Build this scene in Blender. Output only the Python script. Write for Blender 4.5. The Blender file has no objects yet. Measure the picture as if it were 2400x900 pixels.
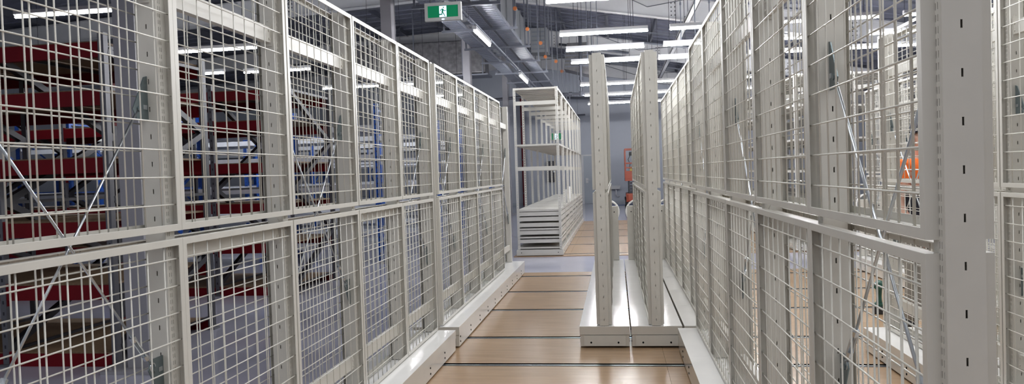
import bpy, bmesh, math, random
from mathutils import Vector, Matrix
random.seed(4)
C = bpy.context.scene.collection
sc = bpy.context.scene

# ------------------------------------------------------------------ materials
def mat(name, col, rough=.5, metal=0., noise=0., scale=20., emit=None, estr=0., bump=0., stretch=None, spec=.5):
    m = bpy.data.materials.new(name); m.use_nodes = True
    nt = m.node_tree; b = nt.nodes['Principled BSDF']
    b.inputs['Base Color'].default_value = (*col, 1)
    b.inputs['Roughness'].default_value = rough
    b.inputs['Metallic'].default_value = metal
    b.inputs['Specular IOR Level'].default_value = spec
    if noise or bump:
        tc = nt.nodes.new('ShaderNodeTexCoord'); mp = nt.nodes.new('ShaderNodeMapping')
        nt.links.new(tc.outputs['Object'], mp.inputs['Vector'])
        if stretch: mp.inputs['Scale'].default_value = stretch
        n = nt.nodes.new('ShaderNodeTexNoise'); n.inputs['Scale'].default_value = scale
        n.inputs['Detail'].default_value = 4
        nt.links.new(mp.outputs['Vector'], n.inputs['Vector'])
        if noise:
            r = nt.nodes.new('ShaderNodeValToRGB')
            r.color_ramp.elements[0].position = .3; r.color_ramp.elements[1].position = .7
            r.color_ramp.elements[0].color = (*[c * (1 - noise) for c in col], 1)
            r.color_ramp.elements[1].color = (*[min(1, c * (1 + noise)) for c in col], 1)
            nt.links.new(n.outputs['Fac'], r.inputs['Fac'])
            nt.links.new(r.outputs['Color'], b.inputs['Base Color'])
        if bump:
            bp = nt.nodes.new('ShaderNodeBump'); bp.inputs['Strength'].default_value = bump
            bp.inputs['Distance'].default_value = .01
            nt.links.new(n.outputs['Fac'], bp.inputs['Height']); nt.links.new(bp.outputs['Normal'], b.inputs['Normal'])
    if emit:
        b.inputs['Emission Color'].default_value = (*emit, 1); b.inputs['Emission Strength'].default_value = estr
    return m

CREAM = mat('cream_powder_coat', (.62, .60, .55), .36, noise=.03, scale=9)
CARR = mat('cream_carriage_enamel', (.60, .57, .515), .16, noise=.02, scale=6)
CREAMW = mat('cream_wire', (.68, .66, .60), .35)
PLATE = mat('glossy_white_plate', (.88, .87, .85), .13, noise=.02, scale=5)
SHELFM = mat('white_shelf_coat', (.60, .585, .54), .35, noise=.02, scale=6)
ZINC = mat('zinc_steel', (.62, .66, .70), .28, 1.)
GUSS = mat('blued_steel', (.16, .20, .21), .35, .6)
DARKST = mat('dark_steel', (.035, .035, .045), .4, .3)
RUBBER = mat('black_rubber', (.02, .02, .022), .6)
BLACK = mat('black_hole', (.008, .008, .009), .8, spec=.1)
FLOOR = mat('grey_epoxy', (.47, .47, .565), .10, noise=.06, scale=1.2, bump=.01)
BOARD = mat('tan_plywood', (.37, .245, .145), .26, noise=.10, scale=2.2, stretch=(1.0, 7, 1))
WALL = mat('grey_blue_wall_panel', (.47, .50, .57), .45, noise=.02, scale=2)
ROOF = mat('roof_sheet', (.21, .22, .285), .45, noise=.06, scale=2)
RAFT = mat('white_steel', (.66, .66, .68), .4, noise=.03, scale=4)
PURL = mat('galvanised_purlin', (.20, .21, .25), .4, .5)
COLM = mat('grey_column_paint', (.35, .34, .37), .45, noise=.03, scale=5)
TRAYM = mat('galvanised_tray', (.20, .215, .26), .4, .5, noise=.08, scale=20)
DUCT = mat('grey_duct', (.24, .25, .27), .4, .3, noise=.06, scale=3)
FOIL = mat('foil_lagging', (.17, .165, .175), .4, .6, noise=.3, scale=7, bump=.6)
RED = mat('red_beam', (.17, .003, .009), .55, spec=.2, noise=.08, scale=10)
WOOD = mat('chipboard_deck', (.22, .145, .085), .6, noise=.2, scale=40)
UPR = mat('grey_upright', (.15, .15, .17), .45, .3)
UPRD = mat('dark_upright', (.035, .035, .045), .4, .3)
BLUE = mat('blue_upright', (.016, .085, .40), .4, noise=.05, scale=10)
GREYB = mat('pale_grey_beam', (.55, .57, .62), .4, noise=.04, scale=8)
ORANGE = mat('orange_paint', (.33, .05, .017), .4)
ORANGED = mat('orange_disc', (.55, .17, .05), .45)
HIVIS = mat('orange_fabric', (.90, .17, .02), .8, noise=.08, scale=30)
SILVER = mat('silver_tape', (.7, .7, .68), .3, .4)
SKIN = mat('skin', (.55, .33, .25), .55)
NAVY = mat('navy_cloth', (.02, .022, .035), .85, noise=.1, scale=30)
KHAKI = mat('grey_cloth', (.26, .245, .22), .85, noise=.1, scale=30)
MAROON = mat('maroon_cloth', (.30, .03, .02), .8)
DRED = mat('dark_red_paint', (.13, .012, .02), .45)
GREEN = mat('exit_green', (.0, .16, .06), .4, emit=(.0, .20, .085), estr=.3)
EXITW = mat('exit_white', (.7, .8, .95), .4, emit=(.55, .72, 1.), estr=1.0)
SIGNF = mat('sign_frame', (.62, .62, .60), .4)
HOUSE = mat('luminaire_body', (.62, .62, .64), .45)
TUBE = mat('led_tube', (1, 1, 1), .5, emit=(.98, .99, 1.), estr=84.)
DGREEN = mat('tool_green', (.015, .075, .055), .45)
PAPER = mat('white_paper', (.85, .85, .85), .7)
YEL = mat('yellow_pad', (.55, .40, .08), .6)
DOORM = mat('door_grey', (.40, .44, .50), .4)
BLUEP = mat('blue_line_paint', (.03, .09, .35), .4)

# ------------------------------------------------------------------ mesh builder
class MB:
    def __init__(s): s.v = []; s.f = []; s.m = []
    def quad(s, a, b, c, d, mi=0):
        n = len(s.v); s.v += [tuple(a), tuple(b), tuple(c), tuple(d)]; s.f.append((n, n+1, n+2, n+3)); s.m.append(mi)
    def box(s, x0, x1, y0, y1, z0, z1, mi=0):
        n = len(s.v)
        s.v += [(x0,y0,z0),(x1,y0,z0),(x1,y1,z0),(x0,y1,z0),(x0,y0,z1),(x1,y0,z1),(x1,y1,z1),(x0,y1,z1)]
        for f in ((0,3,2,1),(4,5,6,7),(0,1,5,4),(1,2,6,5),(2,3,7,6),(3,0,4,7)):
            s.f.append(tuple(n+i for i in f)); s.m.append(mi)
        return s
    def bar(s, p, q, w, h, mi=0, up=(0,0,1)):
        p = Vector(p); q = Vector(q); d = (q-p).normalized(); u = Vector(up)
        if abs(d.dot(u)) > .97: u = Vector((1,0,0))
        a = d.cross(u).normalized()*w/2; b = a.cross(d).normalized()*h/2
        n = len(s.v)
        for e in (p, q):
            s.v += [tuple(e-a-b), tuple(e+a-b), tuple(e+a+b), tuple(e-a+b)]
        for f in ((0,1,2,3),(7,6,5,4),(0,4,5,1),(1,5,6,2),(2,6,7,3),(3,7,4,0)):
            s.f.append(tuple(n+i for i in f)); s.m.append(mi)
        return s
    def tube(s, pts, r, n=8, mi=0, cap=True):
        pts = [Vector(p) for p in pts]; rs = r if isinstance(r, (list, tuple)) else [r]*len(pts)
        base = len(s.v); prev = None
        for i, p in enumerate(pts):
            d = (pts[min(i+1, len(pts)-1)] - pts[max(i-1, 0)]).normalized()
            u = Vector((0,0,1)) if abs(d.z) < .95 else Vector((1,0,0))
            if prev is not None: u = prev
            a = d.cross(u).normalized(); b = a.cross(d).normalized(); prev = b
            for k in range(n):
                t = 2*math.pi*(k+.5)/n
                s.v.append(tuple(p + (a*math.cos(t) + b*math.sin(t))*rs[i]))
        for i in range(len(pts)-1):
            for k in range(n):
                k2 = (k+1) % n
                s.f.append((base+i*n+k, base+i*n+k2, base+(i+1)*n+k2, base+(i+1)*n+k)); s.m.append(mi)
        if cap:
            s.f.append(tuple(base+k for k in range(n))[::-1]); s.m.append(mi)
            s.f.append(tuple(base+(len(pts)-1)*n+k for k in range(n))); s.m.append(mi)
        return s
    def ring(s, c, R, r, axis='y', n=28, k=8, mi=0, a0=0, a1=2*math.pi):
        full = abs(a1-a0-2*math.pi) < 1e-6; pts = []
        N = n if full else n+1
        base = len(s.v)
        for i in range(N):
            t = a0+(a1-a0)*i/n; ct, st = math.cos(t), math.sin(t)
            for j in range(k):
                p = 2*math.pi*j/k; rr = R + r*math.cos(p); o = r*math.sin(p)
                loc = {'y': (rr*ct, o, rr*st), 'z': (rr*ct, rr*st, o), 'x': (o, rr*ct, rr*st)}[axis]
                s.v.append((c[0]+loc[0], c[1]+loc[1], c[2]+loc[2]))
        for i in range(n):
            i2 = (i+1) % N
            if not full and i+1 >= N: break
            for j in range(k):
                j2 = (j+1) % k
                s.f.append((base+i*k+j, base+i2*k+j, base+i2*k+j2, base+i*k+j2)); s.m.append(mi)
        return s
    def cyl(s, c, r, h, axis='z', n=20, mi=0):
        d = {'x': Vector((1,0,0)), 'y': Vector((0,1,0)), 'z': Vector((0,0,1))}[axis]
        return s.tube([Vector(c)-d*h/2, Vector(c)+d*h/2], r, n, mi)
    def prism(s, poly, axis, a, b, mi=0):
        """poly = 2D points; extruded along axis from a to b"""
        def P(u, v, w): return {'x': (w,u,v), 'y': (u,w,v), 'z': (u,v,w)}[axis]
        n = len(s.v); k = len(poly)
        for w in (a, b): s.v += [P(u, v, w) for u, v in poly]
        s.f.append(tuple(range(n, n+k))); s.m.append(mi)
        s.f.append(tuple(range(n+2*k-1, n+k-1, -1))); s.m.append(mi)
        for i in range(k):
            j = (i+1) % k
            s.f.append((n+i, n+k+i, n+k+j, n+j)); s.m.append(mi)
        return s
    def mesh(s, name, mats, bevel=0, smooth=False):
        me = bpy.data.meshes.new(name); me.from_pydata(s.v, [], s.f)
        mats = mats if isinstance(mats, (list, tuple)) else [mats]
        for m in mats: me.materials.append(m)
        if len(mats) > 1: me.polygons.foreach_set('material_index', s.m)
        bm = bmesh.new(); bm.from_mesh(me)
        bmesh.ops.recalc_face_normals(bm, faces=bm.faces)
        if bevel:
            bmesh.ops.bevel(bm, geom=[e for e in bm.edges], offset=bevel, segments=2, affect='EDGES', profile=.6, clamp_overlap=True)
        bm.to_mesh(me); bm.free()
        if smooth: me.polygons.foreach_set('use_smooth', [True]*len(me.polygons))
        me.update(); return me
    def build(s, name, mats, parent=None, bevel=0, smooth=False, loc=None):
        o = bpy.data.objects.new(name, s.mesh(name, mats, bevel, smooth)); C.objects.link(o)
        if parent: o.parent = parent
        if loc: o.location = loc
        return o

def inst(name, me, parent=None, loc=(0,0,0), rotz=0, scale=None):
    o = bpy.data.objects.new(name, me); C.objects.link(o); o.parent = parent; o.location = loc
    o.rotation_euler = (0, 0, rotz)
    if scale: o.scale = scale
    return o
def tag(o, label, cat, group=None):
    o['label'] = label; o['category'] = cat
    if group: o['group'] = group
    return o
def thing(name, label, cat, loc=(0,0,0), group=None, rotz=0):
    o = bpy.data.objects.new(name, None); C.objects.link(o); o.location = loc; o.rotation_euler = (0,0,rotz)
    o.empty_display_size = .1
    return tag(o, label, cat, group)
def struct(o): o['kind'] = 'structure'; return o
def copy_tree(o, parent=None):
    c = o.copy(); C.objects.link(c); c.parent = parent
    for ch in list(o.children): copy_tree(ch, c)
    return c

# ------------------------------------------------------------------ camera (solved from the photograph)
F, YAW, PITCH, ROLL, H = 1746.5, -.1387, .0251, -.0333, 1.5734
c_, s_ = math.cos(YAW), math.sin(YAW)
fw = Vector((s_, c_, 0)); rt = Vector((c_, -s_, 0)); up = Vector((0,0,1))
fw2 = math.cos(PITCH)*fw - math.sin(PITCH)*up; up2 = math.cos(PITCH)*up + math.sin(PITCH)*fw
rt3 = math.cos(ROLL)*rt + math.sin(ROLL)*up2; up3 = math.cos(ROLL)*up2 - math.sin(ROLL)*rt
cd = bpy.data.cameras.new('camera'); cam = bpy.data.objects.new('camera', cd); C.objects.link(cam)
cd.sensor_fit = 'HORIZONTAL'; cd.sensor_width = 36; cd.lens = F/2400*36; cd.clip_start = .05; cd.clip_end = 200
M = Matrix((( rt3.x, up3.x, -fw2.x, 0), (rt3.y, up3.y, -fw2.y, 0), (rt3.z, up3.z, -fw2.z, H), (0,0,0,1)))
cam.matrix_world = M
sc.camera = cam

# ------------------------------------------------------------------ setting
XL, XR, YB, YF = -24., 14., 36., -8.
struct(MB().box(XL, XR, YF, YB, -.15, -.012).build('floor', FLOOR))
# walls with ribbed panels
def ribbed(b, x0, x1, y, z0, z1, step=1.1):
    b.box(x0, x1, y, y+.2, z0, z1)
    x = x0
    while x < x1:
        b.box(x, x+.04, y-.012, y, z0, z1); x += step
b = MB(); ribbed(b, XL, XR, YB, -.1, 8.0); struct(b.build('wall_back', WALL))
b = MB(); b.box(XL-.2, XL, YF, YB, -.1, 8.0)
for i in range(40): b.box(XL, XL+.012, YF+i*1.1, YF+i*1.1+.04, -.1, 7.0)
struct(b.build('wall_left', WALL))
b = MB(); b.box(XR, XR+.2, YF, YB, -.1, 8.0)
for i in range(40): b.box(XR-.012, XR, YF+i*1.1, YF+i*1.1+.04, -.1, 5.0)
struct(b.build('wall_right', WALL))
b = MB().box(XL, XR, YB-.05, YB-.012, -.012, .12); struct(b.build('baseboard_back', DOORM))
# roof: ridge over the column line, falls to the right and gently to the left
XRG = -4.1
def zroof(x): return 7.45 - .178*(x-XRG) if x > XRG else 7.45 + .05*(x-XRG)
def zraft(x): return 6.67 - .176*(x-XRG) if x > XRG else 6.67 + .05*(x-XRG)
b = MB()
for xa, xb in ((XL, XRG), (XRG, XR)):
    n = len(b.v)
    b.prism([(xa, zroof(xa)), (xb, zroof(xb)), (xb, zroof(xb)+.06), (xa, zroof(xa)+.06)], 'y', YF, YB+.2)
    # sheet ribs run up the slope
    y = YF
    while y < YB:
        b.prism([(xa, zroof(xa)-.03), (xb, zroof(xb)-.03), (xb, zroof(xb)), (xa, zroof(xa))], 'y', y, y+.05); y += .6
struct(b.build('ceiling', ROOF))
# rafters: I-beams
for yr in (5.95, 13.45, 20.95, 28.45, 35.6):
    b = MB()
    for xa, xb in ((XL, XRG), (XRG, XR)):
        za, zb = zraft(xa), zraft(xb); ta, tb = zroof(xa)-.22, zroof(xb)-.22
        b.prism([(xa, za), (xb, zb), (xb, tb), (xa, ta)], 'y', yr-.006, yr+.006)
        b.prism([(xa, za-.02), (xb, zb-.02), (xb, zb), (xa, za)], 'y', yr-.11, yr+.11)
        b.prism([(xa, ta), (xb, tb), (xb, tb+.02), (xa, ta+.02)], 'y', yr-.11, yr+.11)
        for xs in (-9.2, -2., 1.8, 6.5, 10.5):
            if xa < xs < xb:
                b.box(xs-.008, xs+.008, yr-.1, yr+.1, zraft(xs), zroof(xs)-.22)
                for k in range(2):
                    for q in range(4): b.cyl((xs-.16+.10*k, yr-.016, zraft(xs)+.12+.11*q), .016, .02, 'y', 6, 1)
    struct(b.build('rafter', [RAFT, BLACK]))
# purlins along the building (Z section)
k = 0
x = XL + .6
while x < XR:
    zt = zroof(x) - .03
    b = MB(); b.box(x-.004, x+.004, YF, YB, zt-.2, zt); b.box(x, x+.06, YF, YB, zt-.2, zt-.194); b.box(x-.06, x, YF, YB, zt-.006, zt)
    struct(b.build('purlin', PURL)); x += 1.55
# roof bracing rods / bridging between purlins
b = MB()
for y in (16.2, 18.4, 23.2, 25.9, 31.5, 33.6):
    for xa, xb in ((-14., XRG), (XRG, 12.)):
        b.bar((xa, y, zroof(xa)-.3), (xb, y, zroof(xb)-.3), .07, .05)
struct(b.build('roof_bridging', PURL))
b = MB()
for ya, yb in ((13.45, 20.95), (20.95, 28.45), (28.45, 35.6)):
    for xa, xb in ((-9.5, -4.2), (-4., 1.), (1., 6.)):
        b.tube([(xa, ya, zraft(xa)+.25), (xb, yb, zraft(xb)+.25)], .012, 6)
        b.tube([(xb, ya, zraft(xb)+.25), (xa, yb, zraft(xa)+.25)], .012, 6)
struct(b.build('roof_brace_rod', PURL))
# columns
for yc in (5.95, 13.45, 20.95, 28.45):
    b = MB()
    b.box(-4.2, -4.0, yc-.1, yc+.1, -.012, zraft(-4.1)-.02)
    b.box(-4.215, -3.985, yc+.1, yc+.112, -.012, zraft(-4.1)-.02)
    b.box(-4.36, -3.86, yc-.24, yc+.24, -.012, .012)
    for sx in (-.2, .2):
        for sy in (-.18, .18): b.cyl((-4.11+sx, yc+sy, .022), .014, .02, 'z', 8)
    struct(b.build('column', COLM))

# mobile-store floor: boards and rails (blocks 1+2, and block 3)
RY = [.85, 2.15, 3.45, 4.75, 6.03, 7.03, 8.46, 9.75, 11.2]
def boards(x0, x1, y0, y1, rails, seams):
    ys = [y0] + [r for r in rails if y0 < r < y1] + [y1]
    b = MB()
    for i in range(len(ys)-1):
        a = ys[i] + (.046 if i else 0); e = ys[i+1] - (.046 if i < len(ys)-2 else 0)
        xs = [x0] + [s + (.0 if i % 2 else .0) for s in seams if x0 < s < x1] + [x1]
        for j in range(len(xs)-1): b.box(xs[j]+.0008, xs[j+1]-.0008, a, e, -.05, 0)
    return b
struct(boards(-1.95, 6., -2., 11.633, RY, [.36, 1.56, 2.76, 3.96, 5.16]).build('floor_board', BOARD))
R3Y = [14.2, 16., 17.85, 19.7, 21.8]
struct(boards(-1.95, 6., 13.88, 23.4, R3Y, [-.9, .3, 1.5, 2.7, 3.9, 5.1]).build('floor_board', BOARD))
for i, y in enumerate(RY + R3Y):
    b = MB(); b.box(-1.95, 6., y-.046, y+.046, -.05, -.026, 0); b.box(-1.95, 6., y-.011, y+.011, -.03, -.006, 0); b.box(-1.95, 6., y-.010, y+.010, -.006, -.002, 1)
    for sy in (-.046, .042): b.box(-1.95, 6., y+sy, y+sy+.004, -.03, -.0005, 0)
    struct(b.build('trim_%d' % (i+1), [BLACK, ZINC]))
# end wall door, floor line
b = MB(); b.box(-1.60, -.40, 35.93, 36., -.012, 2.35)
struct(b.build('trim_20', RAFT))
dr = MB().box(-1.50, -.48, 35.9, 35.95, -.005, 2.28).build('door_1', DOORM); struct(dr)
h = MB(); h.box(-1.42, -1.30, 35.87, 35.9, .98, 1.22); h.tube([(-1.36, 35.87, 1.12), (-1.36, 35.82, 1.12), (-1.20, 35.82, 1.12)], .014, 8)
h.build('door_handle', RAFT, dr)
b = MB().box(-.35, 6., 33.3, 34.1, -.012, -.009); struct(b.build('trim_21', BLUEP))

# ------------------------------------------------------------------ mesh rack (mobile carriage with double-sided wire panels)
HC = .193; BAY = .970; NB = 5; MT = 2.593
HW = .0685                                       # half width mesh face to mesh face
# post mesh: boxed channel, web at y=0 facing -y, flanges back to +y
def post_mesh():
    x0, x1, dp = -.0385, .0385, .055
    z0, z1 = HC+.004, MT+.012
    b = MB()
    def grid(us, zs, holes, P):
        for i in range(len(us)-1):
            for j in range(len(zs)-1):
                if (i, j) in holes: continue
                b.quad(P(us[i], zs[j]), P(us[i+1], zs[j]), P(us[i+1], zs[j+1]), P(us[i], zs[j+1]))
    # web slots every 0.1
    zs = [z0]; holes = set(); z = .25
    while z < z1-.03:
        zs += [z-.0088, z+.0088]; holes.add((1, len(zs)-2)); z += .1
    zs.append(z1)
    grid([x0, -.0022, .0022, x1], zs, holes, lambda u, w: (u, 0, w))
    # flange perforations every 25 mm in two rows
    zs = [z0]; holes = set(); z = z0+.02
    while z < z1-.02:
        zs += [z-.0075, z+.0075]; holes |= {(1, len(zs)-2), (3, len(zs)-2)}; z += .025
    zs.append(z1)
    fl = [0, .012, .015, .022, .025, dp]
    for sx in (x0, x1): grid(fl, zs, holes, lambda u, w: (sx, u, w))
    b.quad((x0, dp, z0), (x1, dp, z0), (x1, dp, z1), (x0, dp, z1))  # back plate added to shut light out, so the slots stay dark
    me = b.mesh('post', CREAM)
    bm = bmesh.new(); bm.from_mesh(me); bmesh.ops.remove_doubles(bm, verts=bm.verts, dist=.0002)
    bmesh.ops.recalc_face_normals(bm, faces=bm.faces); bm.to_mesh(me); bm.free()
    o = bpy.data.objects.new('tmp', me); C.objects.link(o)
    md = o.modifiers.new('s', 'SOLIDIFY'); md.thickness = .002; md.offset = 0
    dg = bpy.context.evaluated_depsgraph_get()
    out = bpy.data.meshes.new_from_object(o.evaluated_get(dg)); out.name = 'post'
    bpy.data.objects.remove(o); return out
POST = post_mesh()
PW = BAY - .012
def frame_mesh(z0, z1):
    """panel frame in local y 0..PW, z z0..z1, x from 0 (outer face) to .030"""
    b = MB()
    w = .025; t = .003                            # angle section: face leg + outer edge leg
    def ring(x0, x1, wd):
        o = [(0, z0), (PW, z0), (PW, z1), (0, z1)]; i = [(wd, z0+wd), (PW-wd, z0+wd), (PW-wd, z1-wd), (wd, z1-wd)]
        for k in range(4):
            j = (k+1) % 4
            for x in (x0, x1): b.quad((x, *o[k]), (x, *o[j]), (x, *i[j]), (x, *i[k]))
            b.quad((x0, *o[k]), (x0, *o[j]), (x1, *o[j]), (x1, *o[k])); b.quad((x0, *i[k]), (x0, *i[j]), (x1, *i[j]), (x1, *i[k]))
    ring(0, t, w); ring(t, .030, t)
    me = b.mesh('mesh_panel', CREAM)
    bm = bmesh.new(); bm.from_mesh(me); bmesh.ops.remove_doubles(bm, verts=bm.verts, dist=.0001)
    bmesh.ops.recalc_face_normals(bm, faces=bm.faces)
    ed = [e for e in bm.edges if all(v.co.x < 1e-5 for v in e.verts) and len(e.link_faces) == 2 and e.calc_face_angle(0) > 1.]
    bmesh.ops.bevel(bm, geom=ed, offset=.0012, segments=2, affect='EDGES', profile=.6)
    bm.to_mesh(me); bm.free(); return me
def wire_mesh(z0, z1):
    b = MB(); r = .0028
    for k in range(1, 10):
        y = PW*k/10
        b.tube([(.0165, y, z0+.004), (.0165, y, z1-.004)], r, 6)
    z = math.ceil((z0+.04)*10)/10
    while z < z1-.035:
        b.tube([(.0165-2*r, .004, z), (.0165-2*r, PW-.004, z)], r, 6); z += .1
    me = b.mesh('wire_grid', CREAMW, smooth=True); return me
ZL = (HC+.012, 1.374); ZU = (1.403, MT)
FR = {0: frame_mesh(*ZL), 1: frame_mesh(*ZU)}; WR = {0: wire_mesh(*ZL), 1: wire_mesh(*ZU)}
def mirror(me):
    m = me.copy(); bm = bmesh.new(); bm.from_mesh(m)
    for v in bm.verts: v.co.x = -v.co.x
    bmesh.ops.reverse_faces(bm, faces=bm.faces); bm.to_mesh(m); bm.free(); return m
FRM = {k: mirror(v) for k, v in FR.items()}; WRM = {k: mirror(v) for k, v in WR.items()}
def beam_mesh():
    b = MB(); L = BAY-.108; y0 = .0
    b.box(-.016, .016, 0, L, -.038, .038)
    for y, s in ((0, 1), (L, -1)):
        b.prism([(-.02, -.055), (.02, -.055), (.02, .05), (.012, .064), (-.012, .064), (-.02, .05)], 'y', y, y+s*.004)
    for y in (.018, L-.018):
        for z in (-.02, .02): b.cyl((0.018, y, z), .006, .006, 'x', 8)
        for z in (-.02, .02): b.cyl((-.018, y, z), .006, .006, 'x', 8)
    return b.mesh('beam', CREAM)
BEAM = beam_mesh()
def gusset_mesh(up):
    s = 1 if up else -1
    b = MB(); b.prism([(0, -.05*s), (-.065, -.05*s), (-.088, -.015*s), (-.05, .05*s), (-.018, .105*s), (0, .11*s)], 'x', -.002, .002)
    b.cyl((0, -.055, -.012*s), .010, .014, 'x', 10)
    b.prism([(-.03, -.012*s), (-.008, -.012*s), (-.008, .004*s), (-.03, .004*s)], 'x', -.004, .004, 1)
    return b.mesh('gusset_plate', [GUSS, ZINC])
GU, GD = gusset_mesh(True), gusset_mesh(False)
def carriage(L):
    b = MB()
    b.box(-.22, .22, 0, L, .118, HC-.003)          # upper fascia
    b.box(-.216, .216, .006, L-.006, .014, .115)   # lower fascia
    return b
BOLTX = MB().cyl((0, 0, 0), .008, .007, 'x', 10).mesh('bolt_hole', BLACK)
BOLTY = MB().cyl((0, 0, 0), .0085, .006, 'y', 12).mesh('bolt_hole', BLACK)
WHEEL = MB().cyl((0, 0, 0), .024, .02, 'y', 12).mesh('wheel', DARKST)
def make_rack(name, label, xc, y0, length, open_last=False, group=None, drive=False, post_first_only=False, mirrorx=False):
    T = thing(name, label, 'mobile rack', (xc, y0, 0), group)
    # carriage
    cr = carriage(length).build('carriage', CARR, T)
    m = MB(); n = 5; st = length/n
    for i in range(n):
        for xa, xb in ((-.2205, 0), (0, .2205)):
            m.box(xa+.0006, xb-.0006, i*st+.001, (i+1)*st-.001, HC-.003, HC)
    m.build('deck_plate', PLATE, T)
    for yy, s in ((0, -1), (length, 1)):
        e = MB()
        e.box(-.182, .182, min(yy, yy+s*.006), max(yy, yy+s*.006), .02, .112, 0)
        ec = e.build('end_cover', CREAM, T)
        for x in (-.12, .12): inst('bolt_hole', BOLTY, ec, (x, yy+s*.006, .05))
    for sx in (-1, 1):
        y = .06
        while y < length:
            for z in (.05, .095): inst('bolt_hole', BOLTX, T, (sx*.2165, y, z))
            y += length/10
    # wheels below the carriage (mostly hidden)
    for yr in RY:
        if y0+.1 < yr < y0+length-.1:
            for sx in (-.12, .12): inst('wheel', WHEEL, T, (sx, yr-y0, .022))
    yo = .025 if xc > 0 and y0 < 3 else .012
    for i in range(NB+1):
        y = yo + (-.008 if i == 0 else NB*BAY-.058 if i == NB else i*BAY-.055)
        inst('post', POST, T, (0, y, 0))
    for i in range(NB):
        ys = yo+i*BAY+(.017 if i == 0 else .006)
        for lv in (0, 1):
            for side in (-1, 1):
                if open_last and i == NB-1 and side == 1: continue
                f = inst('mesh_panel', FR[lv] if side < 0 else FRM[lv], T, (side*HW, ys, 0))
                inst('wire_grid', WR[lv] if side < 0 else WRM[lv], f)
        yb = yo+i*BAY+(.050 if i == 0 else .003)
        L = BAY-.064
        for z in (.425, 2.29) + ((1.325,) if i % 2 else ()):
            inst('beam', BEAM, T, (0, yb, z), scale=(1, (BAY-.058-(.05 if i == 0 else .003)-(.003 if i == NB-1 else 0))/(BAY-.108), 1))
        if i % 2 == 0:
            ya = yo+i*BAY+(.052 if i == 0 else .004); ye = yo+(i+1)*BAY-(.060 if i == NB-1 else .057)
            for k, (za, zb) in enumerate(((.9, 1.86), (1.86, .9))):
                xo = (-.007, .007)[k]
                g1 = inst('gusset_plate', GU if za > 1.4 else GD, T, (xo, ya, za), math.pi)
                g2 = inst('gusset_plate', GU if zb > 1.4 else GD, T, (xo, ye, zb))
                p = Vector((xo, ya+.055, za + (-.012 if za > 1.4 else .012))); q = Vector((xo, ye-.055, zb + (-.012 if zb > 1.4 else .012)))
                d = (q-p).normalized()
                r = MB().tube([p, q], .0046, 8); rod = r.build('brace_rod', ZINC, T, smooth=True)
                # turnbuckle near the low end
                lo, dd = (p, d) if za < zb else (q, -d)
                t = MB(); a = lo+dd*.07; e2 = lo+dd*.17
                for o in (-.009, .009): t.tube([a+Vector((o,0,0)), e2+Vector((o,0,0))], .003, 6)
                t.tube([a-dd*.012, a+dd*.01], .011, 8); t.tube([e2-dd*.01, e2+dd*.012], .011, 8)
                t.ring(lo+dd*.012, .014, .004, 'x', 12, 6)
                t.build('turnbuckle', ZINC, rod, smooth=False)
    if drive:
        yy = length-.085
        d = MB().box(-.16, .16, yy, yy+.075, HC+.001, 1.02).build('drive_housing', CREAM, T, bevel=.004)
        inst('bolt_hole', BOLTY, d, (.10, yy-.001, .93)); inst('bolt_hole', BOLTY, d, (-.10, yy-.001, .93))
        w = MB(); yw = yy+.12
        w.ring((0, yw, .93), .172, .013, 'y', 32, 8)
        for k in range(3):
            a = math.radians(90+120*k); w.bar((0, yw, .93), (.165*math.cos(a), yw, .93+.165*math.sin(a)), .02, .012, up=(0,1,0))
        w.cyl((0, yw-.01, .93), .04, .05, 'y', 16); w.cyl((0, yw-.03, .93), .012, .05, 'y', 10)
        w.build('hand_wheel', PLATE, T)
    return T
Y1, LEN1 = 1.588, 4.885
Y2, LEN2 = 6.607, 4.957
NEAR = 'mobile mesh racks on the near boards'; FAR = 'mobile mesh racks on the middle boards'
make_rack('mobile_mesh_rack', 'cream mesh rack nearest on the left, in front of red shelving and grey column', -1.672, Y1, LEN1, group=NEAR)
make_rack('mobile_mesh_rack', 'cream mesh rack in the right foreground with the large slotted end post', .7125, Y1+.048, LEN1, group=NEAR)
make_rack('mobile_mesh_rack', 'cream mesh rack at the right edge behind the large slotted end post, nearer of two', 2.2285, Y1+.048, LEN1, group=NEAR)
make_rack('mobile_mesh_rack', 'cream mesh rack at the far right, behind the rack at the right edge', 2.69, Y1+.048, LEN1, group=NEAR)
make_rack('mobile_mesh_rack', 'cream mesh rack continuing the left row, last bay without front mesh', -1.669, Y2, LEN2, open_last=True, group=FAR)
make_rack('mobile_mesh_rack', 'end-on cream mesh rack, left of the two with bare end posts facing the aisle', -.137, Y2, LEN2, group=FAR, drive=True)
make_rack('mobile_mesh_rack', 'end-on cream mesh rack, right of the two with bare end posts facing the aisle', .318, Y2, LEN2, group=FAR, drive=True)
make_rack('mobile_mesh_rack', 'cream mesh rack continuing the right row, beside the right end-on rack', .776, Y2, LEN2, group=FAR, drive=True)
make_rack('mobile_mesh_rack', 'cream mesh rack with hand wheel far beyond the right foreground mesh', 3.685, Y2, LEN2, group=FAR, drive=True)
make_rack('mobile_mesh_rack', 'cream mesh rack farthest right on the middle boards, behind the one with the hand wheel', 4.145, Y2, LEN2, group=FAR)

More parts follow.
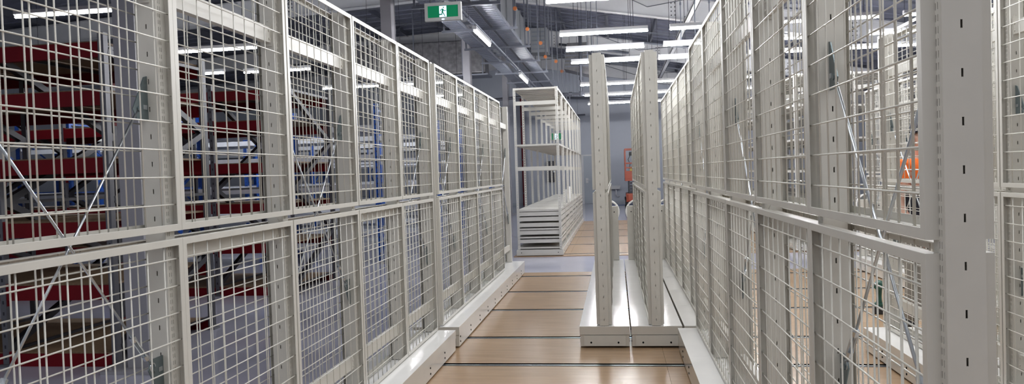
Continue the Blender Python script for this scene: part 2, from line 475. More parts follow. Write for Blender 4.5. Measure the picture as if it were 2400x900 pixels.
# ------------------------------------------------------------------ open shelving on the third block
def perf_angle(z0, z1, sx, sy):
    """slotted L upright at a corner; legs .045 along x and .035 along y"""
    b = MB(); w, d = .045, .04
    def strip(P, W):
        zs = [z0]; z = z0+.04; hs = []
        while z < z1-.03:
            zs += [z-.012, z+.012]; hs.append(len(zs)-2); z += .05
        zs.append(z1); us = [0, W*.38, W*.62, W]
        for i in range(3):
            for j in range(len(zs)-1):
                if i == 1 and j in hs: continue
                b.quad(P(us[i], zs[j]), P(us[i+1], zs[j]), P(us[i+1], zs[j+1]), P(us[i], zs[j+1]))
    strip(lambda u, z: (sx*u, 0, z), w); strip(lambda u, z: (0, sy*u, z), d)
    me = b.mesh('post', SHELFM)
    o = bpy.data.objects.new('tmp', me); C.objects.link(o); md = o.modifiers.new('s', 'SOLIDIFY'); md.thickness = .003; md.offset = 0
    out = bpy.data.meshes.new_from_object(o.evaluated_get(bpy.context.evaluated_depsgraph_get())); bpy.data.objects.remove(o)
    out.name = 'post'; return out
SB, SW, SN = 1.30, .835, 7
SZ0, SZ1 = .125, 3.17
ANG = {(sx, sy): perf_angle(SZ0, SZ1, sx, sy) for sx in (-1, 1) for sy in (-1, 1)}
def shelf_mesh(hh=.035):
    b = MB(); b.box(.004, SW-.004, .02, SB-.02, -.003, 0)
    for x0, x1 in ((.004, .012), (SW-.012, SW-.004)): b.box(x0, x1, .02, SB-.02, -hh, 0)
    for y0, y1 in ((.02, .028), (SB-.028, SB-.02)): b.box(.004, SW-.004, y0, y1, -hh, 0)
    for i in range(1, 5):
        y = SB*i/5; b.box(.012, SW-.012, y-.02, y+.02, -.022, -.003)
    return b.mesh('shelf', SHELFM)
SHELF = shelf_mesh(); SLAB = shelf_mesh(.07)
def make_shelving(label, x0, y0, decks, slabs, beams, group):
    T = thing('shelving_run', label, 'shelving', (x0, y0, 0), group)
    L = SB*SN
    b = MB(); b.box(-.02, SW+.02, -.02, L+.06, .012, .118); b.box(-.024, SW+.024, -.03, -.02, .012, .113)
    b.build('carriage', SHELFM, T)
    for x in (.07, SW-.07): inst('bolt_hole', BOLTY, T, (x, -.031, .065))
    for i in range(10):
        for sx in (-.021, SW+.021): inst('bolt_hole', BOLTX, T, (sx, .4+i*.9, .055))
    for yr in R3Y:
        if y0 < yr < y0+L:
            for sx in (.12, SW-.12): inst('wheel', WHEEL, T, (sx, yr-y0, .022))
    for i in range(SN+1):
        y = i*SB
        for sx, x in ((1, 0), (-1, SW)):
            inst('post', ANG[(sx, 1 if i < SN else -1)], T, (x, y, 0))
    for z in decks:
        for i in range(SN): inst('shelf', SHELF, T, (0, i*SB, z))
    for z, hh in slabs:
        for i in range(SN): inst('shelf', SLAB, T, (0, i*SB, z), scale=(1, 1, hh/.07))
    bm_ = MB().box(.003, SW-.003, 0, .02, -.036, .036).mesh('beam', SHELFM)
    for z in beams:
        for i in range(SN+1): inst('beam', bm_, T, (0, i*SB + (.004 if i < SN else -.024), z))
    return T
make_shelving('white open shelving run at the end of the aisle, beyond the left mesh row', -1.868, 13.95, [SZ1, 2.11, .875],
              [(.83, .075), (.735, .078), (.622, .075), (.522, .033), (.478, .075), (.362, .03), (.312, .068), (.165, .028)], [2.88, 1.65], 'open shelving runs on the far boards')
make_shelving('white open shelving run seen through the right mesh, left of the two', 3.2, 13.95, [SZ1, 2.64, 2.02, 1.45, .9, .4], [], [2.9, 1.72],
              'open shelving runs on the far boards')
make_shelving('white open shelving run seen through the right mesh, right of the two', 4.2, 13.95, [SZ1, 2.6, 2.02, 1.45, .9, .4], [], [2.9, 1.72],
              'open shelving runs on the far boards')
# folded white sheets standing on the deck of the first run
for (x, y, hh) in ((-1.12, 16.6, .30), (-1.14, 18.7, .32)):
    b = MB(); pts = []
    for k in range(9):
        t = k/8; pts.append((.045*math.cos(2.6*t), .05*math.sin(2.6*t)))
    outer = [(p[0]*1.05, p[1]*1.1+.004) for p in pts]
    b.prism(pts + outer[::-1], 'z', 0, hh)
    o = b.build('rolled_sheet', PAPER, loc=(x, y, .876))
    tag(o, 'curled white sheet standing on the white shelving deck, %s of two' % ('nearer' if y < 17 else 'farther'), 'sheet', 'white sheets on the shelving')

# ------------------------------------------------------------------ racking on the left
def make_racking(name, label, xr, y0, depth, bays, bw, zt, levels, bh, um, ud, bmats, deckm, group, uw=.055):
    T = thing(name, label, 'racking', (xr, y0, 0), group)
    u = MB(); u.box(-uw/2, uw/2, 0, .06, 0, zt, 0)
    for k in range(int(zt/.1)): u.box(-.008, .008, -.001, .02, .05+.1*k, .08+.1*k, 1)
    u.box(-uw/2-.004, -uw/2, .004, .064, 0, zt, 1)
    u.box(-uw/2-.03, uw/2+.03, -.03, .09, -.012, .008)
    um_ = u.mesh('upright', [um, ud])
    bl = bw-uw-.01
    bf = MB().box(-bl, 0, -.02, .02, -bh, 0); bf.box(-bl, 0, .02, .035, -bh, -bh+.03)
    bf.box(-.004, .02, -.022, .022, -bh-.05, .02); bf.box(-bl-.02, -bl+.004, -.022, .022, -bh-.05, .02)
    bme = bf.mesh('beam', bmats)
    dme = MB().box(-bl-.01, 0, .03, depth-.03, -.012, .006).mesh('shelf_board', deckm)
    bm_w = .06 if um is UPR else .03
    br = MB(); n = max(2, int((zt-.3)/.62)); st = (zt-.3)/n
    for k in range(n):
        a, e = (.06, depth-.06) if k % 2 == 0 else (depth-.06, .06)
        br.bar((0, a, .15+k*st), (0, e, .15+(k+1)*st), bm_w, bm_w)
    for z in (.12, zt*.5, zt-.12): br.bar((0, .06, z), (0, depth-.06, z), .03, .03)
    brm = br.mesh('frame_brace', um if bm_w < .05 else ud)
    for i in range(bays+1):
        x = -i*bw
        inst('upright', um_, T, (x, 0, 0)); inst('upright', um_, T, (x, depth, 0), math.pi)
        inst('frame_brace', brm, T, (x, 0, 0))
    for i in range(bays):
        for z in levels:
            x = -i*bw-uw/2-.005
            inst('beam', bme, T, (x, .03, z)); o = inst('beam', bme, T, (x-bl, depth-.03, z), math.pi)
            inst('shelf_board', dme, T, (x, 0, z+.006))
    return T
LV = [.1, .71, 1.27, 1.83, 2.42, 2.84]
make_racking('longspan_racking', 'red-beamed racking nearest on the left, behind the grey column', -4.40, 5.96, 1.62, 4, 1.07, 2.92, LV, .13, UPR, UPRD, RED, WOOD, 'red racking rows')
make_racking('longspan_racking', 'red-beamed racking, second row behind the left mesh', -4.42, 9.74, 1.5, 5, 1.15, 2.95, LV, .13, UPR, UPRD, RED, WOOD, 'red racking rows')
BL = [.35, .9, 1.45, 2., 2.55]
for i, (y, x, w) in enumerate(((13.37, -4.38, 'first row behind the red rows'), (17.0, -4.35, 'second row behind the red rows'), (20.9, -4.6, 'third row behind the red rows'), (24.8, -4.2, 'last row near the end wall'))):
    make_racking('longspan_racking', 'blue racking with pale grey beams, ' + w, x, y, 1.2, 5, 2.1, 2.95 if i < 3 else 2.65, BL, .10, BLUE, DARKST, GREYB, GREYB, 'blue racking rows', .10)

# ------------------------------------------------------------------ luminaires
LZ = 3.97; LL = 1.53
lh = MB(); lh.box(0, LL, -.035, .035, .035, .085); lh.prism([(-.035, .035), (.035, .035), (.022, .02), (-.022, .02)], 'x', 0, LL)
LH = lh.mesh('housing', HOUSE)
lt = MB(); lt.tube([(-.0, 0, .002), (.012, 0, .0), (LL-.012, 0, .0), (LL, 0, .002)], [.012, .018, .018, .012], 10); LT = lt.mesh('led_tube', TUBE, smooth=True)
def luminaire(x, y, label, group, rotz=0, z=LZ, hang=True, L=1.):
    T = thing('linear_light', label, 'light', (x, y, z), group, rotz)
    inst('housing', LH, T, scale=(L, 1, 1)); inst('led_tube', LT, T, scale=(L, 1, 1))
    if not hang: MB().box(.2, .23, -.012, .012, .085, .107).box(LL-.23, LL-.2, -.012, .012, .085, .107).build('clip', DARKST, T)
    if hang:
        b = MB(); ca, sa = math.cos(rotz), math.sin(rotz)
        for k in (.25, LL-.25):
            xx = x + ca*k; b.tube([(k, 0, .085), (k, 0, zroof(xx)-.01-z)], .005, 6)
        b.build('hanger', DARKST, T)
    return T
ROWS = [10.58, 13.2, 14.92, 16.66, 21.06, 24.0, 27.07]
COLS = [-.9, 1.0, 2.9, 4.8]
ORD = ['nearest', 'second', 'third', 'fourth', 'fifth', 'sixth', 'farthest']
CN = ['over the central aisle', 'just above the right mesh row', 'seen through the right mesh, inner column', 'seen through the right mesh, outer column']
for j, x in enumerate(COLS):
    for i, y in enumerate(ROWS):
        if i == 0 and j: continue
        luminaire(x, y, 'lit linear light %s, %s row from the camera' % (CN[j], ORD[i]), 'linear lights over the right half')
LEFT = [(-8.2, 9.38), (-7.83, 12.66), (-13.9, 15.05), (-11.95, 15.2), (-9.9, 15.3), (-8.0, 15.45), (-7.6, 18.9), (-5.7, 18.9), (-5.9, 22.)]
LN = ['above the front red racking', 'above the red racking, second from the front', 'farthest left above the red racking', 'second from the left above the red racking',
      'third from the left above the second red row', 'above the second red racking end', 'behind the left mesh above the first blue row', 'beside the third column top, above the blue racking', 'above the third blue row near the left mesh row end']
for (x, y), n in zip(LEFT, LN): luminaire(x, y, 'lit linear light ' + n, 'linear lights over the left half')
luminaire(-2.26, 12.3, 'lit linear light under the cable tray, nearer of two beside the exit sign', 'lights under the cable tray', math.pi/2, hang=False)
luminaire(-2.26, 18.3, 'lit linear light under the cable tray, farther of two above the white shelving', 'lights under the cable tray', math.pi/2, hang=False)
# rows of the same lamps above and behind the camera, as area lamps
def lamp(x, y, z, sx, sy, e, col=(.97, .985, 1.)):
    l = bpy.data.lights.new('ceiling_lamp', 'AREA'); l.shape = 'RECTANGLE'; l.size = sx; l.size_y = sy; l.energy = e; l.color = col
    o = bpy.data.objects.new('ceiling_lamp', l); C.objects.link(o); o.location = (x, y, z); return o
for y in (8.85, 7.1, 4.5, 1.6, -1.2, -4.):
    for x in (-.9, 1., 2.9, 4.8, 6.7): lamp(x+.765, y, LZ-.02, 1.53, .05, 21 if y > 4 else 15 if y > 0 else 10)
for y in (-.4, -3.2):
    for x in (-10., -8.1, -6.2, -3.2): lamp(x+.765, y, LZ-.02, 1.53, .05, 12)

# ------------------------------------------------------------------ exit signs
def exit_sign(loc, w, h, label, group, hang_to=None):
    T = thing('exit_sign', label, 'exit sign', loc, group)
    fw_ = .035*w/.42
    b = MB(); d = .05
    for x0, x1, z0, z1 in ((-w/2, w/2, -h/2, -h/2+fw_), (-w/2, w/2, h/2-fw_, h/2), (-w/2, -w/2+fw_, -h/2+fw_, h/2-fw_), (w/2-fw_, w/2, -h/2+fw_, h/2-fw_)):
        b.box(x0, x1, -d/2, d/2, z0, z1)
    b.box(-w/2+fw_, w/2-fw_, 0, d/2, -h/2+fw_, h/2-fw_)
    b.build('frame', SIGNF, T)
    p = MB().box(-w/2+fw_, w/2-fw_, -d/2+.006, 0, -h/2+fw_, h/2-fw_).build('green_panel', GREEN, T); p['label'] = 'green lit face of the sign'
    ih = h-2*fw_; s = ih
    y0, y1 = -d/2+.003, -d/2+.0065
    X = lambda u: (u-.5)*s*.62; Z = lambda v: (v-.5)*s*.92
    dd = MB().prism([(X(0), Z(.0)), (X(1), Z(.0)), (X(1), Z(1)), (X(0), Z(1))], 'y', y0, y1).build('doorway_symbol', EXITW, T)
    m = MB()
    ya, yb = -d/2+.0, -d/2+.0035
    def limb(p, q, w0):
        a = Vector((X(p[0]), 0, Z(p[1]))); e = Vector((X(q[0]), 0, Z(q[1]))); dr = (e-a).normalized(); n = Vector((-dr.z, 0, dr.x))*w0*s/2
        ex = dr*w0*s*.3
        a = a-ex; e = e+ex
        m.prism([((a+n).x, (a+n).z), ((e+n).x, (e+n).z), ((e-n).x, (e-n).z), ((a-n).x, (a-n).z)], 'y', ya, yb)
    cx, cz, r = X(.60), Z(.86), .055*s
    m.prism([(cx+r*math.cos(t*math.pi/8), cz+r*math.sin(t*math.pi/8)) for t in range(16)], 'y', ya, yb)
    limb((.50, .70), (.44, .44), .13)                 # torso
    limb((.50, .70), (.28, .70), .055); limb((.28, .70), (.17, .54), .055)   # rear arm
    limb((.52, .70), (.70, .54), .055); limb((.70, .54), (.93, .56), .055)   # front arm
    limb((.44, .44), (.36, .26), .075); limb((.36, .26), (.02, .25), .065)   # rear leg
    limb((.47, .44), (.62, .28), .075); limb((.62, .28), (.78, .06), .065)   # front leg
    m.prism([(X(-.02), Z(.16)), (X(.02), Z(.21)), (X(.46), Z(.205)), (X(.46), Z(.17))], 'y', ya, yb)
    m.build('running_figure', GREEN, T)
    MB().box(-.014, .014, -d/2-.004, -d/2+.004, -h/2+.006, -h/2+.018).build('test_lamp', EXITW, T)
    if hang_to:
        g = MB()
        for x in (-w*.35, w*.35): g.tube([(x, 0, h/2), (x, 0, hang_to-loc[2])], .006, 6)
        g.build('hanger', DARKST, T)
    return T
exit_sign((-1.807, 8., 3.358), .405, .195, 'green exit sign with running figure hanging at the top, left of the cable trays', 'exit signs', hang_to=zroof(-1.8)-.05)
exit_sign((-2.75, 35.85, 3.27), .56, .40, 'small green exit sign on the end wall behind the white shelving', 'exit signs')

# ------------------------------------------------------------------ cable trays, ducts, pipes
def tray(x, z, w, y0, y1, label, hgt=.07):
    T = thing('cable_tray', label, 'cable tray', (x, y0, z), 'cable trays'); L = y1-y0
    b = MB(); b.box(-w/2, -w/2+.006, 0, L, 0, hgt); b.box(w/2-.006, w/2, 0, L, 0, hgt)
    y = 0
    while y < L-.1: b.box(-w/2+.006, w/2-.006, y, y+.115, 0, .006); y += .15
    b.build('tray_bed', TRAYM, T)
    m = MB()
    for sx in (-.06, .0, .05): m.tube([(sx, 0, .022), (sx+.01, L/3, .022), (sx-.01, L*2/3, .022), (sx, L, .022)], .014, 6)
    m.build('cables', DARKST, T)
    return T
tray(-2.03, 4.30, .28, 8.6, 32., 'galvanised cable tray nearest the central lights, right of the exit sign')
tray(-2.37, 4.30, .28, 8.6, 32., 'galvanised cable tray above the two small lights, middle of three')
tray(-2.84, 4.30, .28, 8.6, 32., 'galvanised cable tray nearest the columns, left of the middle one')
TY = [9.6+2.1*k for k in range(11)]
for k, y in enumerate(TY):
    T = thing('trapeze_hanger', 'grey trapeze hanger carrying the three cable trays', 'hanger', (-2.44, y, 4.30), 'trapeze hangers under the cable trays')
    MB().box(-.72, .72, 0, .042, -.042, -.001).build('crossbar', PURL, T)
    for sx in (-.68, .68): MB().box(sx-.016, sx+.016, .005, .037, -.001, zroof(-2.44+sx)-4.30-.03).build('drop_rod', PURL, T)
# conduit carrying the two lights
T = thing('conduit_run', 'grey conduit carrying the two small lights under the trays', 'conduit', (-2.26, 8.6, 4.10))
MB().tube([(0, 0, 0), (0, 22.3, 0)], .022, 10).build('pipe', TRAYM, T, smooth=True)
for y in TY:
    if y < 30.8: MB().ring((0, y-8.58, 0), .028, .008, 'y', 14, 6).tube([(0, y-8.58, .03), (0, y-8.58, .158)], .006, 6).build('pipe_clip', PURL, T)
# big duct above the trays
DX, DZ = -2.61, 4.68
T = thing('air_duct', 'large grey rectangular duct above the cable trays', 'duct', (DX, 8.6, DZ))
MB().box(-.33, .33, 0, 11.0, 0, .95).build('duct_body', DUCT, T)
for k in range(9):
    b = MB(); y = .5+1.2*k
    for x0, x1, z0, z1 in ((-.36, .36, -.03, 0), (-.36, .36, .95, .98), (-.36, -.33, 0, .95), (.33, .36, 0, .95)): b.box(x0, x1, y, y+.035, z0, z1)
    b.build('flange', DUCT, T)
for k in range(5):
    b = MB(); y = 2.+2.1*k
    for sx in (-.42, .42): b.box(sx-.016, sx+.016, y, y+.03, -.08, zroof(DX+sx)-DZ-.03)
    b.box(-.46, .46, y-.01, y+.04, -.08, -.04)
    b.build('duct_hanger', PURL, T)
# duct end transition and grille box further on
T = thing('duct_transition', 'angled duct end with flared outlet beyond the large grey duct', 'duct', (-1.15, 25.0, 4.75))
b = MB(); b.prism([(-.33, 1.1), (.33, 1.1), (.45, 0), (-.45, .25)], 'y', 0, .9); b.build('flared_body', FOIL, T)
b = MB()
for k in range(6): b.box(-.42, .42, -.03, 0, .3+.12*k, .34+.12*k)
b.build('grille', PURL, T)
T = thing('vent_box', 'grey boxed duct drop at the far end of the large grey duct', 'duct', (-2.05, 21.3, 5.0))
MB().box(-.24, .24, 0, .6, 0, .7).build('duct_body', DUCT, T, bevel=.01)
b = MB()
for k in range(5): b.box(-.2, .2, -.015, 0, .08+.12*k, .12+.12*k)
b.build('grille', PURL, T)
for sx in (-.26, .26): MB().box(sx-.014, sx+.014, .3, .33, 0, zroof(-2.05+sx)-5.0-.03).build('duct_hanger', PURL, T)
# foil lagged duct crossing behind the left row
T = thing('foil_duct', 'foil-wrapped duct crossing behind the columns above the left mesh row', 'duct', (-9., 25.6, 5.05))
b = MB(); b.box(0, 4.7, -.4, .4, 0, 1.15); o = b.build('foil_wrap', FOIL, T, bevel=.05)
b = MB(); b.box(-.02, 4.8, -.45, .45, -.09, -.03)
for x in (.5, 2.2, 3.9, 4.6): b.box(x, x+.04, -.44, -.41, -.05, zroof(x-9.)-5.05-.03)
b.build('duct_bearer', PURL, T)
# pipes
def pipe(pts, r, label, name='pipe', group='ceiling pipes'):
    T = thing(name, label, 'pipe', pts[0], group); p0 = Vector(pts[0])
    MB().tube([Vector(p)-p0 for p in pts], r, 10).build('pipe_length', PURL, T, smooth=True)
    b = MB()
    for p in pts[1:-1]: b.cyl(Vector(p)-p0, r*1.5, r*3, 'z', 10)
    for a, e in zip(pts[:-1], pts[1:]):
        m = (Vector(a)+Vector(e))/2-p0; b.cyl(m, r*1.35, r*2, 'z' if abs(a[2]-e[2]) > .5 else 'x', 10)
    b.build('pipe_fitting', PURL, T)
    for f in (.15, .85):
        a = Vector(pts[0]); e = Vector(pts[1]); m = a.lerp(e, f)
        MB().tube([m-p0+Vector((0,0,r)), (m.x-p0.x, m.y-p0.y, zroof(m.x)-p0.z-.005)], .007, 6).build('drop_rod', PURL, T)
    return T
pipe([(-1.7, 24., 4.05), (-1.0, 24., 4.05), (-1.0, 24., 5.0), (-1.0, 24., 5.9)], .05, 'grey pipe turning up beside the central lights')
pipe([(-8., 29.5, 4.35), (-3.4, 29.5, 4.6)], .06, 'grey pipe sloping behind the third column above the white shelving')
pipe([(-2.6, 33., 4.85), (3.2, 33., 4.5)], .06, 'grey pipe running across the end wall over the end-on racks')
pipe([(-3.6, 34.5, 4.15), (-1.3, 34.5, 4.15)], .04, 'thin grey pipe across the end wall above the white shelving')
pipe([(-1.9, 27.2, 6.2), (.6, 27.2, 5.75)], .045, 'grey sprinkler pipe high above the central lights')
pipe([(.6, 22.4, 5.35), (3.6, 22.4, 4.85)], .04, 'grey pipe stub above the right linear lights')
for k, (x, y, zt) in enumerate(((-.62, 19.2, 6.6), (-.5, 19.2, 6.6), (-.36, 19.2, 6.6), (1.55, 17.2, 6.2), (1.86, 17.2, 6.2), (2.18, 17.2, 6.1))):
    b = MB(); b.tube([(0, 0, 0), (0, 0, zt-.05-4.35)], .011, 8); b.cyl((0, 0, .9), .02, .06, 'z', 8)
    o = b.build('hanging_conduit', TRAYM, loc=(x, y, 4.35))
    tag(o, 'thin vertical conduit above the central lights, %s of three' % ('left', 'middle', 'right')[k] if k < 3 else 'thin vertical conduit above the right mesh lights, %s of three' % ('left', 'middle', 'right')[k-3], 'conduit', 'hanging conduits')
# pale channel running along the roof to the right
T = thing('roof_channel', 'pale channel running back under the roof above the right lights', 'channel', (2.0, 17.2, 5.42))
b = MB(); b.box(-.07, .07, 0, 15.5, 0, .015); b.box(-.07, -.055, 0, 15.5, 0, .09); b.box(.055, .07, 0, 15.5, 0, .09); b.build('channel', RAFT, T)
b = MB()
for k in range(7): b.box(-.1, .1, .5+2.4*k, .54+2.4*k, .09, .12); b.box(-.01, .01, .5+2.4*k, .53+2.4*k, .12, zroof(2.)-5.42-.05)
b.build('hanger_bracket', PURL, T)
# orange tags on a wire along the duct
pts = [(1207, 20), (1236, 68), (1267, 101), (1278, 133), (1303, 144), (1317, 167)]
def by(u, v, y):
    d = fw2 + rt3*((u-1200)/F) - up3*((v-450)/F); t = y/d.y
    return Vector((0, 0, H)) + d*t
for k, ((u, v), y) in enumerate(zip(pts, (12.2, 14.6, 17., 20., 23., 26.))):
    p = by(u, v, y)
    T = thing('orange_marker', 'orange disc marker hanging beside the duct, %s from the camera' % ('nearest', 'second', 'third', 'fourth', 'fifth', 'farthest')[k], 'marker', p, 'orange disc markers')
    MB().cyl((0, 0, 0), .034 + .004*k, .02, 'y', 18).build('disc', ORANGED, T)
    MB().tube([(0, .012, 0), (0, .012, zroof(p.x)-p.z-.05)], .004, 6).build('wire', DARKST, T)

# dark red pillar and equipment at the end wall
T = thing('red_riser', 'dark red riser pipe on the end wall left of the white shelving', 'pipe', (-4.35, 35.6, 0))
MB().cyl((0, 0, 2.9), .10, 5.8, 'z', 16).build('riser_pipe', DRED, T, smooth=False)
b = MB()
for z in (.6, 2.2, 3.8): b.ring((0, 0, z), .11, .02, 'z', 18, 6)
b.box(-.03, .03, .08, .38, 2.17, 2.23); b.build('pipe_clamp', PURL, T)
T = thing('wall_cabinet', 'dark cabinet on the end wall seen through the white shelving', 'cabinet', (-3.05, 35.72, 1.1))
MB().box(-.2, .2, 0, .26, 0, 1.0).build('body', UPRD, T, bevel=.01)
MB().box(-.18, .18, -.015, 0, .03, .97).build('door', DARKST, T)
MB().box(.11, .15, -.03, -.015, .45, .6).build('handle', ZINC, T)
T = thing('wall_sink', 'small grey wash basin with drain pipe on the end wall', 'basin', (-.05, 35.6, 0))
b = MB(); b.prism([(-.28, .82), (.28, .82), (.22, .66), (-.22, .66)], 'y', 0, .38); b.build('bowl', RAFT, T)
b = MB(); b.tube([(.05, .2, .66), (.05, .2, .4), (.12, .25, .3), (.2, .38, .3)], .03, 10); b.build('drain_pipe', RAFT, T)

# ------------------------------------------------------------------ scissor lift
T = thing('scissor_lift', 'orange scissor lift parked by the end wall behind the end-on racks', 'scissor lift', (.42, 31.6, -.012))
b = MB(); b.box(0, .82, 0, 1.75, .22, .58); b.box(.06, .76, -.05, 0, .26, .54); b.build('chassis', ORANGE, T, bevel=.015)
for x in (.02, .80):
    for y in (.3, 1.45):
        w = MB(); w.cyl((x, y, .2), .20, .14, 'x', 24); wo = w.build('wheel', RUBBER, T)
        MB().cyl((x+(-.01 if x < .4 else .01), y, .2), .10, .14, 'x', 16).build('hub', GREYB, wo)
b = MB()
for i in range(4):
    z0 = .60+.12*i
    b.bar((.14, .1, z0+.02), (.14, 1.6, z0+.12), .05, .07); b.bar((.68, .1, z0+.02), (.68, 1.6, z0+.12), .05, .07)
    b.bar((.14, 1.6, z0+.02), (.14, .1, z0+.12), .05, .07); b.bar((.68, 1.6, z0+.02), (.68, .1, z0+.12), .05, .07)
    b.box(.12, .70, .06, .12, z0, z0+.10)
b.build('scissor_stack', DARKST, T)
b = MB(); b.box(-.03, .85, -.04, 1.8, 1.1, 1.2); b.box(-.03, .85, -.05, -.02, 1.2, 1.52); b.build('platform', ORANGE, T, bevel=.006)
b = MB().box(.32, .62, -.058, -.05, 1.22, 1.46); b.build('notice_plate', PAPER, T)
b = MB()
for x in (0, .82):
    for y in (0, .85, 1.75): b.box(x-.025, x+.025, y-.025, y+.025, 1.2, 2.46)
    for z in (1.85, 2.44): b.box(x-.022, x+.022, 0, 1.75, z-.022, z+.022)
for y in (0, 1.75):
    for z in (1.66, 1.85, 2.44): b.box(0, .82, y-.022, y+.022, z-.025, z+.025)
b.build('guard_rail', ORANGE, T)
b = MB(); b.box(.16, .5, -.06, .14, 2.16, 2.32); b.cyl((.33, -.01, 2.36), .02, .12, 'z', 10); b.tube([(.2, .05, 2.16), (.12, .05, 2.0), (.2, .05, 1.8), (.14, .05, 1.6)], .014, 8); b.build('control_box', RUBBER, T)
b = MB(); b.prism([(.18, 1.22), (.6, 1.22), (.6, 1.66), (.18, 1.7)], 'y', .05, .12); b.build('document_pouch', YEL, T)

# ------------------------------------------------------------------ person in hi-vis (seen through the right racks)
def skin_body(name, verts, edges, radii, material, parent, root=0, lv=2):
    me = bpy.data.meshes.new(name); me.from_pydata(verts, edges, [])
    o = bpy.data.objects.new(name, me); C.objects.link(o)
    md = o.modifiers.new('skin', 'SKIN'); md.use_smooth_shade = True
    for i, r in enumerate(radii):
        sv = me.skin_vertices[0].data[i]; sv.radius = r if isinstance(r, tuple) else (r, r); sv.use_root = (i == root)
    ss = o.modifiers.new('sub', 'SUBSURF'); ss.levels = lv; ss.render_levels = lv
    me2 = bpy.data.meshes.new_from_object(o.evaluated_get(bpy.context.evaluated_depsgraph_get())); bpy.data.objects.remove(o)
    me2.materials.clear(); me2.materials.append(material); me2.name = name
    me2.polygons.foreach_set('use_smooth', [True]*len(me2.polygons))
    o = bpy.data.objects.new(name, me2); C.objects.link(o); o.parent = parent; return o
P = thing('person', 'person in orange and navy shirt and dark cap standing behind the right mesh racks', 'person', (2.67, 6.98, 0), None, math.radians(25)); P.scale = (1.03, 1.03, 1.04)
V = [(0,0,.95), (0,0,1.12), (0,.01,1.30), (0,.02,1.44), (0,.01,1.52), (0,-.01,1.60), (0,-.015,1.70), (0,-.01,1.76),
     (-.10,0,.90), (-.11,-.01,.50), (-.12,.03,.10), (-.12,-.10,.05), (.10,0,.90), (.11,-.01,.50), (.12,.03,.10), (.12,-.10,.05),
     (-.19,.02,1.42), (-.24,.03,1.15), (-.22,-.10,.95), (.19,.02,1.42), (.24,.02,1.15), (.20,-.14,1.0),
     (-.215,-.15,.90), (.19,-.21,.99)]
E_ = [(0,1),(1,2),(2,3),(3,4),(4,5),(5,6),(6,7),(0,8),(8,9),(9,10),(10,11),(0,12),(12,13),(13,14),(14,15),(3,16),(16,17),(17,18),(3,19),(19,20),(20,21),(18,22),(21,23)]
R_ = [(.15,.11),(.14,.10),(.16,.11),(.13,.09),.055,.085,.095,.07,(.09,.09),.062,.045,.04,(.09,.09),.062,.045,.04,.062,.046,.034,.062,.046,.034,.036,.036]
skin_body('body', V, E_, R_, SKIN, P)
# fingers
def fingers(cx, cy, cz, sgn):
    b = MB()
    for k in range(4):
        x = cx + (k-1.5)*.019; l = (.072, .082, .078, .06)[k]
        b.tube([(x, cy, cz), (x, cy-.5*l, cz-.3*l), (x, cy-.7*l, cz-.75*l), (x, cy-.6*l, cz-1.1*l)], [.010, .0095, .009, .007], 8)
    b.tube([(cx-sgn*.03, cy+.03, cz), (cx-sgn*.05, cy, cz-.02), (cx-sgn*.05, cy-.02, cz-.05)], [.012, .011, .008], 8)
    return b
fingers(-.215, -.17, .89, -1).build('hand', SKIN, P, smooth=True); fingers(.19, -.23, .985, 1).build('hand', SKIN, P, smooth=True)
Vt = [(0,.01,1.29), (0,.01,1.38), (0,.02,1.48), (-.19,.02,1.47), (-.22,.025,1.30), (.19,.02,1.47), (.22,.02,1.30)]
o = skin_body('shirt_yoke', Vt, [(0,1),(1,2),(2,3),(3,4),(2,5),(5,6)], [(.185,.135),(.185,.135),(.16,.115),.078,.068,.078,.068], HIVIS, P); o['label'] = 'orange upper half of the shirt'
Vt = [(0,0,.98), (0,0,1.10), (0,.01,1.24), (0,.01,1.29)]
skin_body('shirt', Vt, [(0,1),(1,2),(2,3)], [(.175,.13),(.168,.127),(.178,.132),(.178,.132)], NAVY, P)
b = MB(); pts = [(.186*math.cos(2*math.pi*k/24), .01+.140*math.sin(2*math.pi*k/24)) for k in range(24)]
b.prism(pts, 'z', 1.245, 1.285); b.build('reflective_band', SILVER, P)
Vl = [(0,0,.97), (-.10,0,.88), (-.11,-.01,.5), (-.12,.03,.13), (.10,0,.88), (.11,-.01,.5), (.12,.03,.13)]
skin_body('trousers', Vl, [(0,1),(1,2),(2,3),(0,4),(4,5),(5,6)], [(.165,.125), (.105,.105), .08, .07, (.105,.105), .08, .07], KHAKI, P)
b = MB()
for sx in (-1, 1):
    x = sx*.12; b.tube([(x, .10, .055), (x, .02, .065), (x, -.10, .055), (x, -.19, .04)], [.045, .055, .05, .03], 12); b.tube([(x, .04, .05), (x, .035, .19)], .058, 12)
b.build('boot', RUBBER, P, smooth=True)
b = MB()
for k in range(6):
    t0, t1 = k/6*math.pi/2, (k+1)/6*math.pi/2
    b.tube([(0, -.01, 1.745+.115*math.sin(t0)), (0, -.01, 1.745+.115*math.sin(t1))], [.108*math.cos(t0)+.004, .108*math.cos(t1)+.004], 20, cap=(k == 5))
b.prism([(.085, -.08), (.06, -.175), (0, -.2), (-.06, -.175), (-.085, -.08)], 'z', 1.742, 1.752); b.build('cap', NAVY, P, smooth=True)
b = MB()
b.tube([(0, -.095, 1.70), (0, -.118, 1.66), (0, -.105, 1.645)], [.008, .016, .012], 10)
for sx in (-1, 1): b.tube([(sx*.092, .0, 1.70), (sx*.105, .01, 1.68), (sx*.09, .0, 1.645)], [.012, .02, .01], 8)
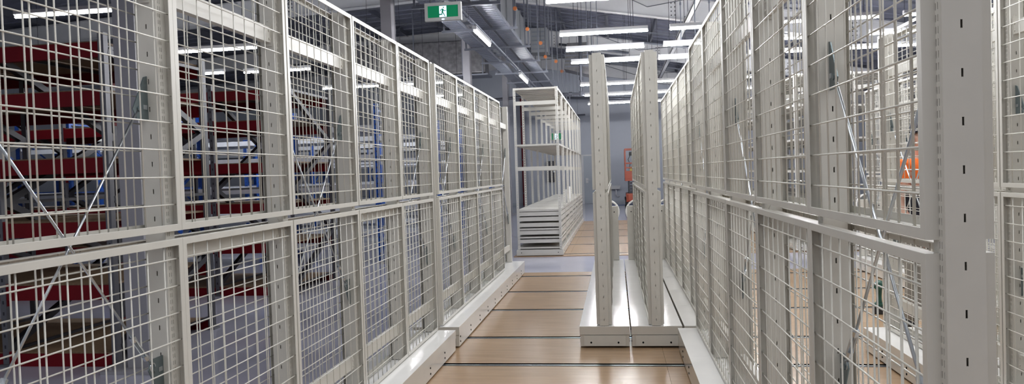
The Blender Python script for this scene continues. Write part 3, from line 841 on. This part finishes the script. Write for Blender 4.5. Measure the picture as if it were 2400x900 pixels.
b.build('nose_and_ears', SKIN, P, smooth=True)
b = MB()
for sx in (-1, 1): b.cyl((sx*.036, -.093, 1.69), .011, .012, 'y', 12)
b.tube([(-.026, -.090, 1.602), (0, -.096, 1.60), (.026, -.090, 1.602)], .005, 8); b.build('eyes_and_mouth', MAROON, P)

# ------------------------------------------------------------------ cordless drill on the boards
T = thing('cordless_drill', 'dark green cordless drill standing on the boards beyond the right foreground mesh', 'drill', (2.66, 8.12, 0), None, math.radians(70)); T.scale = (1.25, 1.25, 1.25)
MB().box(-.06, .06, -.04, .04, 0, .065).build('battery', RUBBER, T, bevel=.008)
b = MB(); b.tube([(0, 0, .06), (.005, 0, .14), (.012, 0, .21)], [.026, .021, .026], 14); b.box(-.05, .05, -.034, .034, .062, .085); b.build('grip', DGREEN, T, smooth=False)
b = MB(); b.tube([(-.08, 0, .235), (-.075, 0, .235), (.06, 0, .235), (.10, 0, .235)], [.022, .034, .034, .026], 18); b.build('motor_body', DGREEN, T, smooth=False)
b = MB(); b.tube([(.10, 0, .235), (.13, 0, .235), (.155, 0, .235)], [.022, .020, .010], 14); b.tube([(.155, 0, .235), (.20, 0, .235)], .003, 6); b.build('chuck', DARKST, T)
b = MB(); b.box(.022, .034, -.008, .008, .165, .20); b.build('trigger', RUBBER, T)
b = MB(); b.ring((0, 0, 0), .05, .006, 'z', 20, 6); b.tube([(0, 0, -.1), (0, 0, 0)], [.035, .05], 20, cap=False); b.cyl((0, 0, -.098), .035, .006, 'z', 20)
o = b.build('plastic_cup', PAPER, loc=(3.07, 7.05, .104)); tag(o, 'white plastic cup standing on the boards near the drill', 'cup')

# ------------------------------------------------------------------ world + view
w = bpy.data.worlds.new('world'); sc.world = w; w.use_nodes = True
bg = w.node_tree.nodes['Background']; bg.inputs['Color'].default_value = (.80, .88, 1., 1); bg.inputs['Strength'].default_value = .14
sc.view_settings.view_transform = 'Standard'; sc.view_settings.look = 'None'; sc.view_settings.gamma = 1
sc.view_settings.use_curve_mapping = False; sc.view_settings.exposure = .74
